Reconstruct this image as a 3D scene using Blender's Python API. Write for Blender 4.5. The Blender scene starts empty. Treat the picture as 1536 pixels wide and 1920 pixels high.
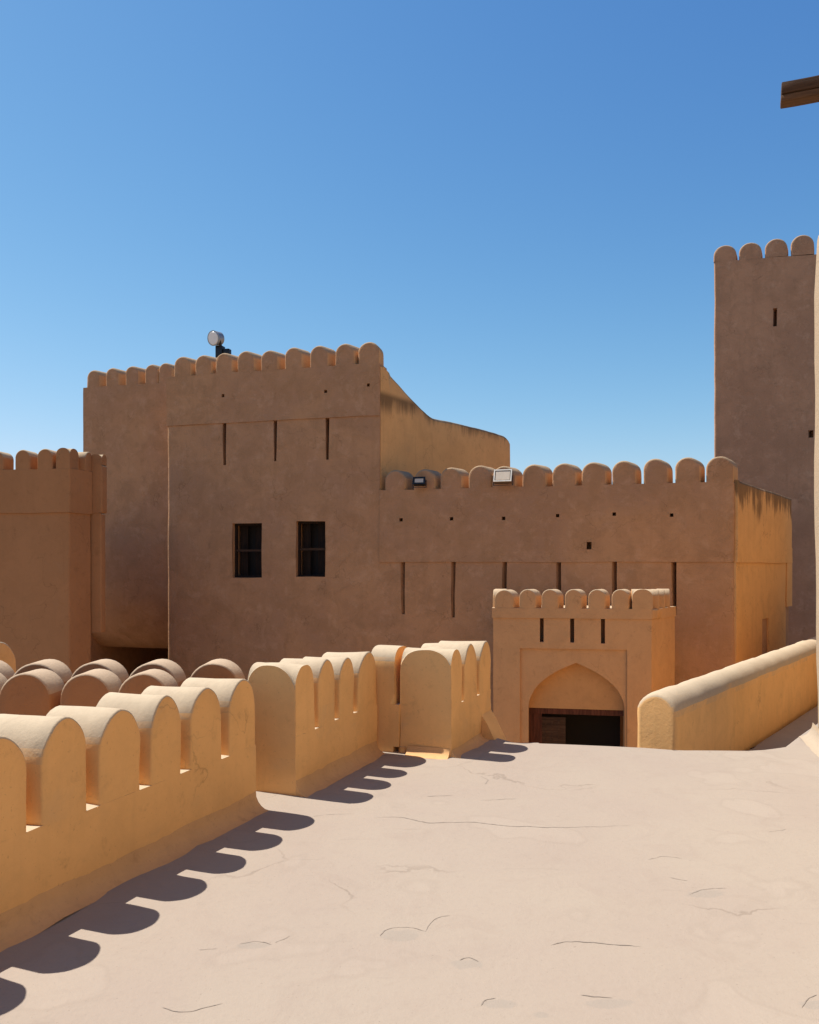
import bpy, bmesh, math, random
from mathutils import Vector, Matrix, noise
R = math.radians
random.seed(7)
SC = bpy.context.scene
COL = SC.collection

# ------------------------------------------------------------------ camera, sky, sun, exposure
EYE, F_PX, CX, HOR = 1.6, 1538.0, 768.0, 1060.0
cam = bpy.data.cameras.new('camera')
cam.sensor_fit = 'HORIZONTAL'
cam.sensor_width = 36.0
cam.lens = 36.0 * F_PX / 1536.0
cam.shift_y = (HOR - 960.0) / 1536.0
cam.clip_start, cam.clip_end = 0.05, 5000
cam_ob = bpy.data.objects.new('camera', cam)
COL.objects.link(cam_ob)
cam_ob.location = (0, 0, EYE)
cam_ob.rotation_euler = (R(90), 0, 0)
SC.camera = cam_ob

SUN_AZ, SUN_EL = 23.5, 60.0          # sun stands to the left, a little beyond the facade
to_sun = Vector((-math.cos(R(SUN_AZ)) * math.cos(R(SUN_EL)), math.sin(R(SUN_AZ)) * math.cos(R(SUN_EL)), math.sin(R(SUN_EL))))
world = bpy.data.worlds.new('World')
SC.world = world
world.use_nodes = True
wn = world.node_tree
bg = wn.nodes['Background']
sky = wn.nodes.new('ShaderNodeTexSky')
sky.sky_type = 'NISHITA'
sky.sun_disc = False
sky.sun_elevation = R(SUN_EL)
sky.sun_rotation = R(SUN_AZ - 90)
sky.air_density = 1.0
sky.dust_density = 0.3
sky.ozone_density = 1.0
# colour balance of the sky light: a dry, deep blue desert sky
SKY_K = 0.085
spl = wn.nodes.new('ShaderNodeSeparateColor')
cmb = wn.nodes.new('ShaderNodeCombineColor')
wn.links.new(sky.outputs[0], spl.inputs[0])
def wmath(op, a, b):
    n = wn.nodes.new('ShaderNodeMath')
    n.operation = op
    for k, v in ((0, a), (1, b)):
        if isinstance(v, (int, float)):
            n.inputs[k].default_value = v
        else:
            wn.links.new(v, n.inputs[k])
    return n.outputs[0]
for ch, (pw_, soft, gain) in enumerate(((1.6, 0.5, 0.79), (1.5, 1.15, 1.075), (0.7, 0.0, 0.56))):
    v = wmath('POWER', wmath('MULTIPLY', spl.outputs[ch], 0.15), pw_)
    v = wmath('DIVIDE', v, wmath('ADD', wmath('MULTIPLY', v, soft), 1.0))
    wn.links.new(wmath('MULTIPLY', v, gain / SKY_K), cmb.inputs[ch])
wn.links.new(cmb.outputs[0], bg.inputs[0])
bg.inputs[1].default_value = SKY_K
sun = bpy.data.lights.new('sun', 'SUN')
sun.energy = 5.0
sun.angle = R(0.5)
sun.color = (1.0, 0.95, 0.87)
sun_ob = bpy.data.objects.new('sun', sun)
COL.objects.link(sun_ob)
sun_ob.location = to_sun * 60
sun_ob.rotation_euler = to_sun.to_track_quat('Z', 'Y').to_euler()
SC.view_settings.view_transform = 'Standard'
SC.view_settings.look = 'None'
SC.view_settings.gamma = 1
SC.view_settings.use_curve_mapping = False
SC.view_settings.exposure = 0.65
SC.render.engine = 'CYCLES'
SC.cycles.max_bounces = 10
SC.cycles.diffuse_bounces = 8

# ------------------------------------------------------------------ materials
def new_mat(name):
    m = bpy.data.materials.new(name)
    m.use_nodes = True
    return m, m.node_tree, m.node_tree.nodes['Principled BSDF']

def nd(t, typ, **kw):
    n = t.nodes.new(typ)
    for k, v in kw.items():
        setattr(n, k, v)
    return n

def noise_tex(t, vec, scale, detail=4, rough=0.55, dist=0.0):
    n = nd(t, 'ShaderNodeTexNoise')
    n.inputs['Scale'].default_value = scale
    n.inputs['Detail'].default_value = detail
    n.inputs['Roughness'].default_value = rough
    n.inputs['Distortion'].default_value = dist
    t.links.new(vec, n.inputs['Vector'])
    return n.outputs[0]

def ramp(t, fac, a, b, lo=0.0, hi=1.0):
    n = nd(t, 'ShaderNodeMapRange')
    n.inputs[1].default_value = a
    n.inputs[2].default_value = b
    n.inputs[3].default_value = lo
    n.inputs[4].default_value = hi
    n.interpolation_type = 'SMOOTHSTEP'
    t.links.new(fac, n.inputs[0])
    return n.outputs[0]

def mix(t, fac, a, b, mode='MIX'):
    n = nd(t, 'ShaderNodeMix', data_type='RGBA', blend_type=mode)
    for sock, v in ((n.inputs[0], fac), (n.inputs[6], a), (n.inputs[7], b)):
        if isinstance(v, (int, float)):
            sock.default_value = v
        elif isinstance(v, (tuple, list)):
            sock.default_value = (*v, 1)
        else:
            t.links.new(v, sock)
    return n.outputs[2]

def mul(t, a, b, op='MULTIPLY'):
    n = nd(t, 'ShaderNodeMath', operation=op)
    for s, v in ((n.inputs[0], a), (n.inputs[1], b)):
        if isinstance(v, (int, float)):
            s.default_value = v
        else:
            t.links.new(v, s)
    return n.outputs[0]

def plaster(name, col, alt, top=None, pale=None, rough_scale=1.0, bump=0.35, streak=0.25, stain=None, speck=0.4, mottle=1.0, cracks=1.1, grime=0.4):
    """Mud plaster in world space: two-tone patches, trowel mottling, rain streaks, weathered upper faces.
    stain=(z_top, length): black run-off marks below a coping."""
    m, t, b = new_mat(name)
    geo = nd(t, 'ShaderNodeNewGeometry')
    pos = geo.outputs['Position']
    big = noise_tex(t, pos, 0.55 * rough_scale, 5, 0.6, 0.4)
    med = noise_tex(t, pos, 2.6 * rough_scale, 6, 0.65, 0.6)
    fin = noise_tex(t, pos, 26 * rough_scale, 5, 0.7)
    c = mix(t, ramp(t, big, 0.36, 0.66), col, alt)
    c = mix(t, mul(t, ramp(t, med, 0.40, 0.66), 0.60 * mottle), c, tuple(x * 0.74 for x in col))
    if pale:
        c = mix(t, mul(t, ramp(t, noise_tex(t, pos, 3.4 * rough_scale, 8, 0.75, 0.3), 0.50, 0.68), 0.42), c, pale)
    # rain streaks: noise squeezed along z
    mp = nd(t, 'ShaderNodeMapping')
    mp.inputs['Scale'].default_value = (9, 9, 0.55)
    t.links.new(pos, mp.inputs[0])
    st = noise_tex(t, mp.outputs[0], 1.0, 4, 0.6)
    c = mix(t, mul(t, ramp(t, st, 0.52, 0.75), streak), c, tuple(x * 0.62 for x in col))
    if cracks:
        vo = nd(t, 'ShaderNodeTexVoronoi', feature='DISTANCE_TO_EDGE')
        wv = nd(t, 'ShaderNodeVectorMath', operation='ADD')
        nz = nd(t, 'ShaderNodeTexNoise')
        nz.inputs['Scale'].default_value = 2.5
        nz.inputs['Detail'].default_value = 6
        t.links.new(pos, nz.inputs['Vector'])
        t.links.new(pos, wv.inputs[0])
        t.links.new(nz.outputs[1], wv.inputs[1])
        t.links.new(wv.outputs[0], vo.inputs['Vector'])
        vo.inputs['Scale'].default_value = cracks
        ck = mul(t, ramp(t, vo.outputs[0], 0.0, 0.014, 1.0, 0.0), ramp(t, noise_tex(t, pos, 1.3, 3, 0.5), 0.53, 0.63))
        c = mix(t, mul(t, ck, 0.45), c, tuple(x * 0.3 for x in col))
    # grime blotches
    gr = noise_tex(t, pos, 7.5 * rough_scale, 6, 0.72, 0.4)
    c = mix(t, mul(t, ramp(t, gr, 0.54, 0.72), grime), c, tuple(x * 0.52 for x in col))
    # small pits and specks
    sp = noise_tex(t, pos, 60, 2, 0.5)
    c = mix(t, mul(t, ramp(t, sp, 0.66, 0.74), speck), c, tuple(x * 0.45 for x in col))
    c = mix(t, mul(t, fin, 0.30), c, tuple(min(1, x * 1.22) for x in col))
    sep = nd(t, 'ShaderNodeSeparateXYZ')
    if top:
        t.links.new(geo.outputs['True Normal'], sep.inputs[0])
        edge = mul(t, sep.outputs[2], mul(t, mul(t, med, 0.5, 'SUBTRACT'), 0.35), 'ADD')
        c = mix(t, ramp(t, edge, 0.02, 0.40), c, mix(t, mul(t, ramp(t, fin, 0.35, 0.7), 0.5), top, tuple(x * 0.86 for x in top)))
    if stain:
        sp2 = nd(t, 'ShaderNodeSeparateXYZ')
        t.links.new(pos, sp2.inputs[0])
        d = mul(t, stain[0], sp2.outputs[2], 'SUBTRACT')
        mp2 = nd(t, 'ShaderNodeMapping')
        mp2.inputs['Scale'].default_value = (3.6, 3.6, 0.3)
        t.links.new(pos, mp2.inputs[0])
        n2 = mul(t, mul(t, noise_tex(t, mp2.outputs[0], 1.0, 6, 0.75), 0.62), mul(t, noise_tex(t, pos, 0.9, 3, 0.5), 0.42), 'ADD')
        reach = ramp(t, n2, 0.42, 0.64, 0.0, stain[1])
        k = nd(t, 'ShaderNodeMapRange', interpolation_type='SMOOTHSTEP')
        t.links.new(mul(t, d, reach, 'SUBTRACT'), k.inputs[0])
        k.inputs[1].default_value = -0.22
        k.inputs[2].default_value = 0.12
        k.inputs[3].default_value = 0.68
        k.inputs[4].default_value = 0.0
        low = ramp(t, d, -0.22, -0.08)
        c = mix(t, mul(t, k.outputs[0], low), c, (0.045, 0.03, 0.02))
    t.links.new(c, b.inputs['Base Color'])
    b.inputs['Roughness'].default_value = 0.95
    b.inputs['Specular IOR Level'].default_value = 0.12
    h = mul(t, mul(t, med, 0.9), mul(t, fin, 0.42), 'ADD')
    h = mul(t, h, mul(t, noise_tex(t, pos, 95, 3, 0.65), 0.16), 'ADD')
    bp = nd(t, 'ShaderNodeBump')
    bp.inputs['Strength'].default_value = bump
    bp.inputs['Distance'].default_value = 0.03
    t.links.new(h, bp.inputs['Height'])
    t.links.new(bp.outputs[0], b.inputs['Normal'])
    return m

def simple(name, col, rough=0.6, metal=0.0, var=0.25, scale=14, bump=0.0, emit=None):
    m, t, b = new_mat(name)
    geo = nd(t, 'ShaderNodeNewGeometry')
    n = noise_tex(t, geo.outputs['Position'], scale, 5, 0.6)
    c = mix(t, mul(t, ramp(t, n, 0.35, 0.7), var * 2), col, tuple(x * 0.55 for x in col))
    t.links.new(c, b.inputs['Base Color'])
    b.inputs['Roughness'].default_value = rough
    b.inputs['Metallic'].default_value = metal
    if bump:
        bp = nd(t, 'ShaderNodeBump')
        bp.inputs['Strength'].default_value = bump
        bp.inputs['Distance'].default_value = 0.01
        t.links.new(n, bp.inputs['Height'])
        t.links.new(bp.outputs[0], b.inputs['Normal'])
    return m

def wood(name, col, axis_scale=(1.2, 22, 22)):
    m, t, b = new_mat(name)
    tc = nd(t, 'ShaderNodeTexCoord')
    mp = nd(t, 'ShaderNodeMapping')
    mp.inputs['Scale'].default_value = axis_scale
    t.links.new(tc.outputs['Object'], mp.inputs[0])
    n = noise_tex(t, mp.outputs[0], 1.6, 6, 0.65, 0.8)
    c = mix(t, ramp(t, n, 0.3, 0.7), tuple(x * 0.45 for x in col), col)
    t.links.new(c, b.inputs['Base Color'])
    b.inputs['Roughness'].default_value = 0.8
    b.inputs['Specular IOR Level'].default_value = 0.2
    bp = nd(t, 'ShaderNodeBump')
    bp.inputs['Strength'].default_value = 0.5
    bp.inputs['Distance'].default_value = 0.008
    t.links.new(n, bp.inputs['Height'])
    t.links.new(bp.outputs[0], b.inputs['Normal'])
    return m

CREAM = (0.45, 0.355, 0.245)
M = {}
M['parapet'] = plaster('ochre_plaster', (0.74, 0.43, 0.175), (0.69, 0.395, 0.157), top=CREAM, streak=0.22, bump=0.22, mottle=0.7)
M['buttress'] = plaster('ochre_buttress_plaster', (0.74, 0.43, 0.175), (0.69, 0.395, 0.157), streak=0.2, bump=0.3, mottle=0.7)
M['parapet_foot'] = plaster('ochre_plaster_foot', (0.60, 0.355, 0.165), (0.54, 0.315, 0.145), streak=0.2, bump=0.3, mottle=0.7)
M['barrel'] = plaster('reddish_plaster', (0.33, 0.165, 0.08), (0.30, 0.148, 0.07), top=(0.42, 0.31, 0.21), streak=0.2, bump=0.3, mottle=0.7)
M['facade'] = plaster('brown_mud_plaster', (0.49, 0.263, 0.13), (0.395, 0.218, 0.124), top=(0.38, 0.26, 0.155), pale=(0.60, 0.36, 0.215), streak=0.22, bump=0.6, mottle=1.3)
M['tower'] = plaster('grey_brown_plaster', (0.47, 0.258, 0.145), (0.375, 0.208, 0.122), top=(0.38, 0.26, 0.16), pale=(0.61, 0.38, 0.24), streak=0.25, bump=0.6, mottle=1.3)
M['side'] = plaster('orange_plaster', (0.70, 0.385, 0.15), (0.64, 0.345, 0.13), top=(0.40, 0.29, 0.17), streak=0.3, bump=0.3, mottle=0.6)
M['merlon_bounce'] = plaster('merlon_bounce_tint', (0.60, 0.34, 0.155), (0.54, 0.30, 0.135), top=(0.38, 0.26, 0.155), streak=0.2, bump=0.4)  # lighter orange for right-facing merlon sides: bounced light put into the colour
M['portal'] = plaster('tan_plaster', (0.56, 0.325, 0.158), (0.52, 0.295, 0.142), top=(0.46, 0.34, 0.22), streak=0.15, bump=0.3, mottle=0.7)
M['tympanum'] = plaster('light_tan_plaster', (0.54, 0.305, 0.135), (0.48, 0.265, 0.115), streak=0.15, bump=0.3, mottle=0.9)
M['turret'] = plaster('orange_brown_plaster', (0.40, 0.192, 0.083), (0.36, 0.17, 0.072), top=(0.44, 0.32, 0.20), streak=0.2, bump=0.25, mottle=0.5)
M['pale'] = plaster('pale_plaster', (0.421, 0.312, 0.207), (0.397, 0.292, 0.190), top=(0.373, 0.292, 0.211), streak=0.12, bump=0.3, mottle=0.5)
M['roof'] = plaster('roof_plaster', (0.340, 0.251, 0.162), (0.316, 0.231, 0.150), streak=0.0, bump=0.3)
M['ground'] = plaster('dusty_ground', (0.259, 0.182, 0.117), (0.227, 0.162, 0.105), streak=0.0, bump=0.3)
M['dark'] = simple('dark_interior', (0.012, 0.009, 0.007), 0.9, var=0.1)  # near-black boards set in openings, standing in for the shade inside
M['old_wood'] = wood('dark_wood', (0.085, 0.045, 0.025))
M['window_wood'] = wood('blackened_wood', (0.030, 0.017, 0.011), (14, 14, 1.2))
M['door_wood'] = wood('red_brown_wood', (0.13, 0.046, 0.027), (14, 14, 1.2))
M['beam_wood'] = wood('weathered_beam_wood', (0.15, 0.078, 0.04))
M['black_metal'] = simple('black_metal', (0.03, 0.03, 0.032), 0.5, 0.6)
M['white_metal'] = simple('pale_painted_metal', (0.62, 0.58, 0.50), 0.5, 0.0, 0.1)
M['brown_metal'] = simple('dusty_brown_metal', (0.16, 0.10, 0.065), 0.6, 0.2)
M['cream_glass'] = simple('dusty_lamp_glass', (0.58, 0.48, 0.36), 0.25, 0.0, 0.1)
M['grey_metal'] = simple('grey_metal', (0.30, 0.30, 0.30), 0.45, 0.5)
M['lens'] = simple('lamp_glass', (0.72, 0.72, 0.70), 0.08, 0.0, 0.05)
M['crack'] = simple('crack_dirt', (0.235, 0.19, 0.155), 0.95, var=0.3, scale=30)

def floor_mat():
    m, t, b = new_mat('pale_roof_plaster')
    pos = nd(t, 'ShaderNodeNewGeometry').outputs['Position']
    big = noise_tex(t, pos, 0.7, 5, 0.6, 0.6)
    med = noise_tex(t, pos, 3.2, 6, 0.65, 0.8)
    fin = noise_tex(t, pos, 30, 5, 0.7)
    c = mix(t, ramp(t, big, 0.35, 0.65), (0.298, 0.241, 0.195), (0.308, 0.253, 0.202))
    c = mix(t, mul(t, ramp(t, med, 0.5, 0.75), 0.5), c, (0.273, 0.216, 0.174))
    c = mix(t, mul(t, ramp(t, fin, 0.5, 0.72), 0.22), c, (0.253, 0.199, 0.160))
    mp = nd(t, 'ShaderNodeMapping')
    mp.inputs['Scale'].default_value = (1.3, 5.0, 1.0)
    t.links.new(pos, mp.inputs[0])
    sm = noise_tex(t, mp.outputs[0], 1.3, 6, 0.7, 1.5)
    c = mix(t, mul(t, ramp(t, sm, 0.60, 0.74), 0.30), c, (0.226, 0.183, 0.150))
    # worn plaster patches with a shape of their own, and a faint craze of hairline cracks
    vo = nd(t, 'ShaderNodeTexVoronoi', feature='DISTANCE_TO_EDGE')
    wv = nd(t, 'ShaderNodeVectorMath', operation='ADD')
    nz = nd(t, 'ShaderNodeTexNoise')
    nz.inputs['Scale'].default_value = 1.6
    nz.inputs['Detail'].default_value = 5
    t.links.new(pos, nz.inputs['Vector'])
    t.links.new(pos, wv.inputs[0])
    t.links.new(nz.outputs[1], wv.inputs[1])
    t.links.new(wv.outputs[0], vo.inputs['Vector'])
    vo.inputs['Scale'].default_value = 0.62
    line = ramp(t, vo.outputs[0], 0.0, 0.010, 1.0, 0.0)
    gate_ = ramp(t, noise_tex(t, pos, 0.9, 3, 0.5), 0.52, 0.62)
    hair = mul(t, mul(t, line, gate_), 0.5)
    c = mix(t, hair, c, (0.177, 0.137, 0.106))
    blot = noise_tex(t, pos, 1.15, 3, 0.45, 0.2)
    c = mix(t, mul(t, ramp(t, blot, 0.57, 0.62), 0.10), c, (0.388, 0.323, 0.265))
    ring = mul(t, ramp(t, blot, 0.572, 0.586), ramp(t, blot, 0.590, 0.604, 1.0, 0.0))
    c = mix(t, mul(t, ring, 0.12), c, (0.211, 0.168, 0.132))
    # trowelled repairs at fixed places: (x, y, half width, half depth)
    for cx_, cy_, rx_, ry_ in ((0.325, 2.99, 0.072, 0.034), (0.725, 2.99, 0.098, 0.033), (1.49, 2.99, 0.06, 0.035), (0.22, 3.29, 0.07, 0.04),
                               (-0.04, 3.55, 0.11, 0.06), (-0.66, 3.45, 0.07, 0.03), (1.44, 4.0, 0.10, 0.05), (0.47, 2.92, 0.03, 0.02)):
        vs_ = nd(t, 'ShaderNodeVectorMath', operation='SUBTRACT')
        vs_.inputs[1].default_value = (cx_, cy_, 0)
        t.links.new(pos, vs_.inputs[0])
        vd = nd(t, 'ShaderNodeVectorMath', operation='DIVIDE')
        vd.inputs[1].default_value = (rx_, ry_, 1.0)
        t.links.new(vs_.outputs[0], vd.inputs[0])
        vl = nd(t, 'ShaderNodeVectorMath', operation='LENGTH')
        t.links.new(vd.outputs[0], vl.inputs[0])
        rim = mul(t, vl.outputs['Value'], mul(t, mul(t, noise_tex(t, pos, 13, 4, 0.6), 0.5, 'SUBTRACT'), 1.6), 'ADD')
        c = mix(t, mul(t, ramp(t, rim, 0.75, 1.1, 1.0, 0.0), 0.45), c, (0.245, 0.212, 0.178))
    dust = noise_tex(t, pos, 9, 6, 0.75)
    c = mix(t, mul(t, ramp(t, dust, 0.52, 0.70), 0.22), c, (0.256, 0.207, 0.168))
    sp = noise_tex(t, pos, 70, 2, 0.5)
    c = mix(t, mul(t, ramp(t, sp, 0.68, 0.74), 0.35), c, (0.168, 0.132, 0.106))
    t.links.new(c, b.inputs['Base Color'])
    b.inputs['Roughness'].default_value = 0.93
    b.inputs['Specular IOR Level'].default_value = 0.15
    h = mul(t, mul(t, mul(t, med, 1.0), mul(t, fin, 0.35), 'ADD'), mul(t, mul(t, hair, -0.5), mul(t, dust, 0.25), 'ADD'), 'ADD')
    bp = nd(t, 'ShaderNodeBump')
    bp.inputs['Strength'].default_value = 0.3
    bp.inputs['Distance'].default_value = 0.02
    t.links.new(h, bp.inputs['Height'])
    t.links.new(bp.outputs[0], b.inputs['Normal'])
    return m
M['floor'] = floor_mat()

# ------------------------------------------------------------------ frames and mesh helpers
class Frame:
    """A wall line in plan: origin (ox, oy), local x along the wall, local y away from its seen face."""
    def __init__(s, ox, oy, phi, oz=0.0):
        s.o = (ox, oy)
        s.phi = phi
        s.oz = oz
        s.e = (math.cos(R(phi)), -math.sin(R(phi)))
        s.n = (math.sin(R(phi)), math.cos(R(phi)))
    def matrix(s):
        return Matrix.Translation((s.o[0], s.o[1], s.oz)) @ Matrix.Rotation(-R(s.phi), 4, 'Z')
    def s(s, px, y=0.0):
        u = (px - CX) / F_PX
        X, Z = s.o[0] + y * s.n[0], s.o[1] + y * s.n[1]
        return (Z * u - X) / (s.e[0] - s.e[1] * u)
    def z(s, px, py, y=0.0):
        d = s.o[1] + y * s.n[1] + s.s(px, y) * s.e[1]
        return EYE + (HOR - py) * d / F_PX - s.oz

def thing(name, label, cat, fr, group=None):
    o = bpy.data.objects.new(name, None)
    COL.objects.link(o)
    o.empty_display_size = 0.3
    o.matrix_world = fr.matrix()
    o['label'] = label
    o['kind'] = 'thing'
    o['category'] = cat
    if group:
        o['group'] = group
    o_frames[o.name] = fr.matrix()
    return o
o_frames = {}

def wob(p, amp, freq):
    if not amp:
        return p
    v = noise.noise_vector(p * freq) + 0.5 * noise.noise_vector(p * freq * 2.7 + Vector((7, 3, 1))) + 0.16 * noise.noise_vector(p * freq * 9 + Vector((2, 8, 5)))
    return p + v * amp

class MB:
    def __init__(s):
        s.v, s.f = [], []
    def add(s, vs, fs):
        k = len(s.v)
        s.v += [tuple(v) for v in vs]
        s.f += [[i + k for i in f] for f in fs]
    def quad_grid(s, P, nu, nv, flip=False):
        vs = [P(i / nu, j / nv) for j in range(nv + 1) for i in range(nu + 1)]
        fs = []
        for j in range(nv):
            for i in range(nu):
                a = j * (nu + 1) + i
                q = [a, a + 1, a + nu + 2, a + nu + 1]
                fs.append(q[::-1] if flip else q)
        s.add(vs, fs)
    def box(s, x0, x1, y0, y1, z0, z1, step=99):
        nx, ny, nz = (max(1, round(d / step)) for d in (x1 - x0, y1 - y0, z1 - z0))
        L = lambda a, b, t: a + (b - a) * t
        s.quad_grid(lambda u, v: (L(x0, x1, u), y0, L(z0, z1, v)), nx, nz)
        s.quad_grid(lambda u, v: (L(x0, x1, u), y1, L(z0, z1, v)), nx, nz, True)
        s.quad_grid(lambda u, v: (x0, L(y0, y1, u), L(z0, z1, v)), ny, nz, True)
        s.quad_grid(lambda u, v: (x1, L(y0, y1, u), L(z0, z1, v)), ny, nz)
        s.quad_grid(lambda u, v: (L(x0, x1, u), L(y0, y1, v), z1), nx, ny)
        s.quad_grid(lambda u, v: (L(x0, x1, u), L(y0, y1, v), z0), nx, ny, True)
    def front(s, x0, x1, z0, z1, y, holes=(), step=0.3, depth_back=True):
        """front face in plane y with rectangular openings (xa, xb, za, zb, depth, taper)"""
        def lines(a, b, cuts):
            c = sorted({round(k, 5) for k in [a, b] + [k for k in cuts if a < k < b]})
            out = [c[0]]
            for p, q in zip(c, c[1:]):
                n = max(1, round((q - p) / step))
                out += [p + (q - p) * i / n for i in range(1, n + 1)]
            return out
        xs = lines(x0, x1, [h[0] for h in holes] + [h[1] for h in holes])
        zs = lines(z0, z1, [h[2] for h in holes] + [h[3] for h in holes])
        def warp(x, z):
            for h in holes:
                tp = h[5] if len(h) > 5 else 0
                if tp and h[2] - 1e-4 <= z <= h[3] + 1e-4:
                    k = tp * (h[3] - z) / (h[3] - h[2])
                    if abs(x - h[0]) < 1e-4:
                        return x + k
                    if abs(x - h[1]) < 1e-4:
                        return x - k
            return x
        def inside(x, z):
            for h in holes:
                if h[0] < x < h[1] and h[2] < z < h[3]:
                    return h
        vs = [(warp(x, z), y, z) for z in zs for x in xs]
        nx = len(xs)
        fs = []
        for j in range(len(zs) - 1):
            for i in range(nx - 1):
                if not inside((xs[i] + xs[i + 1]) / 2, (zs[j] + zs[j + 1]) / 2):
                    a = j * nx + i
                    fs.append([a, a + 1, a + nx + 1, a + nx])
        s.add(vs, fs)
        for h in holes:
            tp = h[5] if len(h) > 5 else 0
            a, b, c, d, dp = h[:5]
            p = [(a + tp, y, c), (b - tp, y, c), (b, y, d), (a, y, d)]
            q = [(x, y + dp, z) for x, _, z in p]
            s.add(p + q, [[0, 4, 5, 1][::-1], [1, 5, 6, 2][::-1], [2, 6, 7, 3][::-1], [3, 7, 4, 0][::-1]])
            if depth_back and not (len(h) > 6 and h[6]):
                s.add(q, [[0, 1, 2, 3]])
        return xs, zs
    def block(s, x0, x1, y0, y1, z0, z1, holes=(), step=0.3, top=True):
        xs, zs = s.front(x0, x1, z0, z1, y0, holes, step)
        ny = max(1, round((y1 - y0) / step))
        ys = [y0 + (y1 - y0) * k / ny for k in range(ny + 1)]
        def sheet(A, B, P, flip):
            n = len(A)
            s.add([P(a, b) for b in B for a in A],
                  [[k + r * n, k + 1 + r * n, k + 1 + (r + 1) * n, k + (r + 1) * n][::-1 if flip else 1] for r in range(len(B) - 1) for k in range(n - 1)])
        sheet(xs, zs, lambda a, b: (a, y1, b), True)
        sheet(ys, zs, lambda a, b: (x0, a, b), True)
        sheet(ys, zs, lambda a, b: (x1, a, b), False)
        if top:
            sheet(xs, ys, lambda a, b: (a, b, z1), False)
        sheet(xs, ys, lambda a, b: (a, b, z0), True)
    def prism_y(s, prof, y0, y1):
        """closed profile of (x, z), counter-clockwise seen from -y, between y0 and y1"""
        n = len(prof)
        s.add([(x, y0, z) for x, z in prof] + [(x, y1, z) for x, z in prof],
              [list(range(n)), list(range(2 * n - 1, n - 1, -1))] + [[(i + 1) % n, i, n + i, n + (i + 1) % n] for i in range(n)])
    def tube(s, pts, rad, n=10):
        rings = []
        for k, p in enumerate(pts):
            p = Vector(p)
            d = Vector(pts[min(k + 1, len(pts) - 1)]) - Vector(pts[max(k - 1, 0)])
            q = d.to_track_quat('Z', 'Y')
            r = rad[k] if isinstance(rad, (list, tuple)) else rad
            rings.append([p + q @ Vector((r * math.cos(2 * math.pi * i / n), r * math.sin(2 * math.pi * i / n), 0)) for i in range(n)])
        vs = [v for r in rings for v in r]
        fs = [list(range(n))[::-1], [len(vs) - n + i for i in range(n)]]
        for k in range(len(rings) - 1):
            for i in range(n):
                a, b = k * n + i, k * n + (i + 1) % n
                fs.append([a, b, b + n, a + n])
        s.add(vs, fs)
    def build(s, name, mat, parent=None, wobble=0.0, freq=1.6, bevel=None, off=0.05, seg=3, warp=None, angle=40, frame=None):
        bm = bmesh.new()
        vs = [bm.verts.new(v) for v in s.v]
        for f in s.f:
            try:
                bm.faces.new([vs[i] for i in f])
            except ValueError:
                pass
        bmesh.ops.remove_doubles(bm, verts=bm.verts, dist=0.0004)
        if bevel:
            bm.normal_update()
            es = [e for e in bm.edges if len(e.link_faces) == 2 and e.calc_face_angle(0) > R(50) and bevel((e.verts[0].co + e.verts[1].co) / 2)]
            if es:
                bmesh.ops.bevel(bm, geom=es, offset=off, segments=seg, profile=0.5, affect='EDGES')
        if warp:
            for v in bm.verts:
                v.co = warp(v.co)
        if wobble:
            mw = o_frames.get(parent.name, Matrix()) if parent else (frame.matrix() if frame else Matrix())
            mi = mw.inverted()
            for v in bm.verts:
                v.co = mi @ wob(mw @ v.co, wobble, freq)
        bmesh.ops.recalc_face_normals(bm, faces=bm.faces)
        me = bpy.data.meshes.new(name)
        bm.to_mesh(me)
        bm.free()
        for p in me.polygons:
            p.use_smooth = True
        me.set_sharp_from_angle(angle=R(angle))
        me.materials.append(mat)
        o = bpy.data.objects.new(name, me)
        COL.objects.link(o)
        if parent:
            o.parent = parent
        elif frame:
            o.matrix_world = frame.matrix()
        return o

def arch_profile(xc, w, z0, zs, rise, n=16, pw=2.0):
    """open-bottom arch: straight sides from z0 to zs, then a slightly raised round head"""
    h = w / 2
    pts = [(xc - h, z0), (xc - h, (z0 + zs) / 2), (xc - h, zs)]
    for i in range(1, n):
        a = math.pi * (1 - i / n)
        c, si = math.cos(a), math.sin(a)
        pts.append((xc + h * math.copysign(abs(c) ** (2 / pw), c), zs + rise * si ** (2 / pw)))
    return pts + [(xc + h, zs), (xc + h, (z0 + zs) / 2), (xc + h, z0)]

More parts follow.
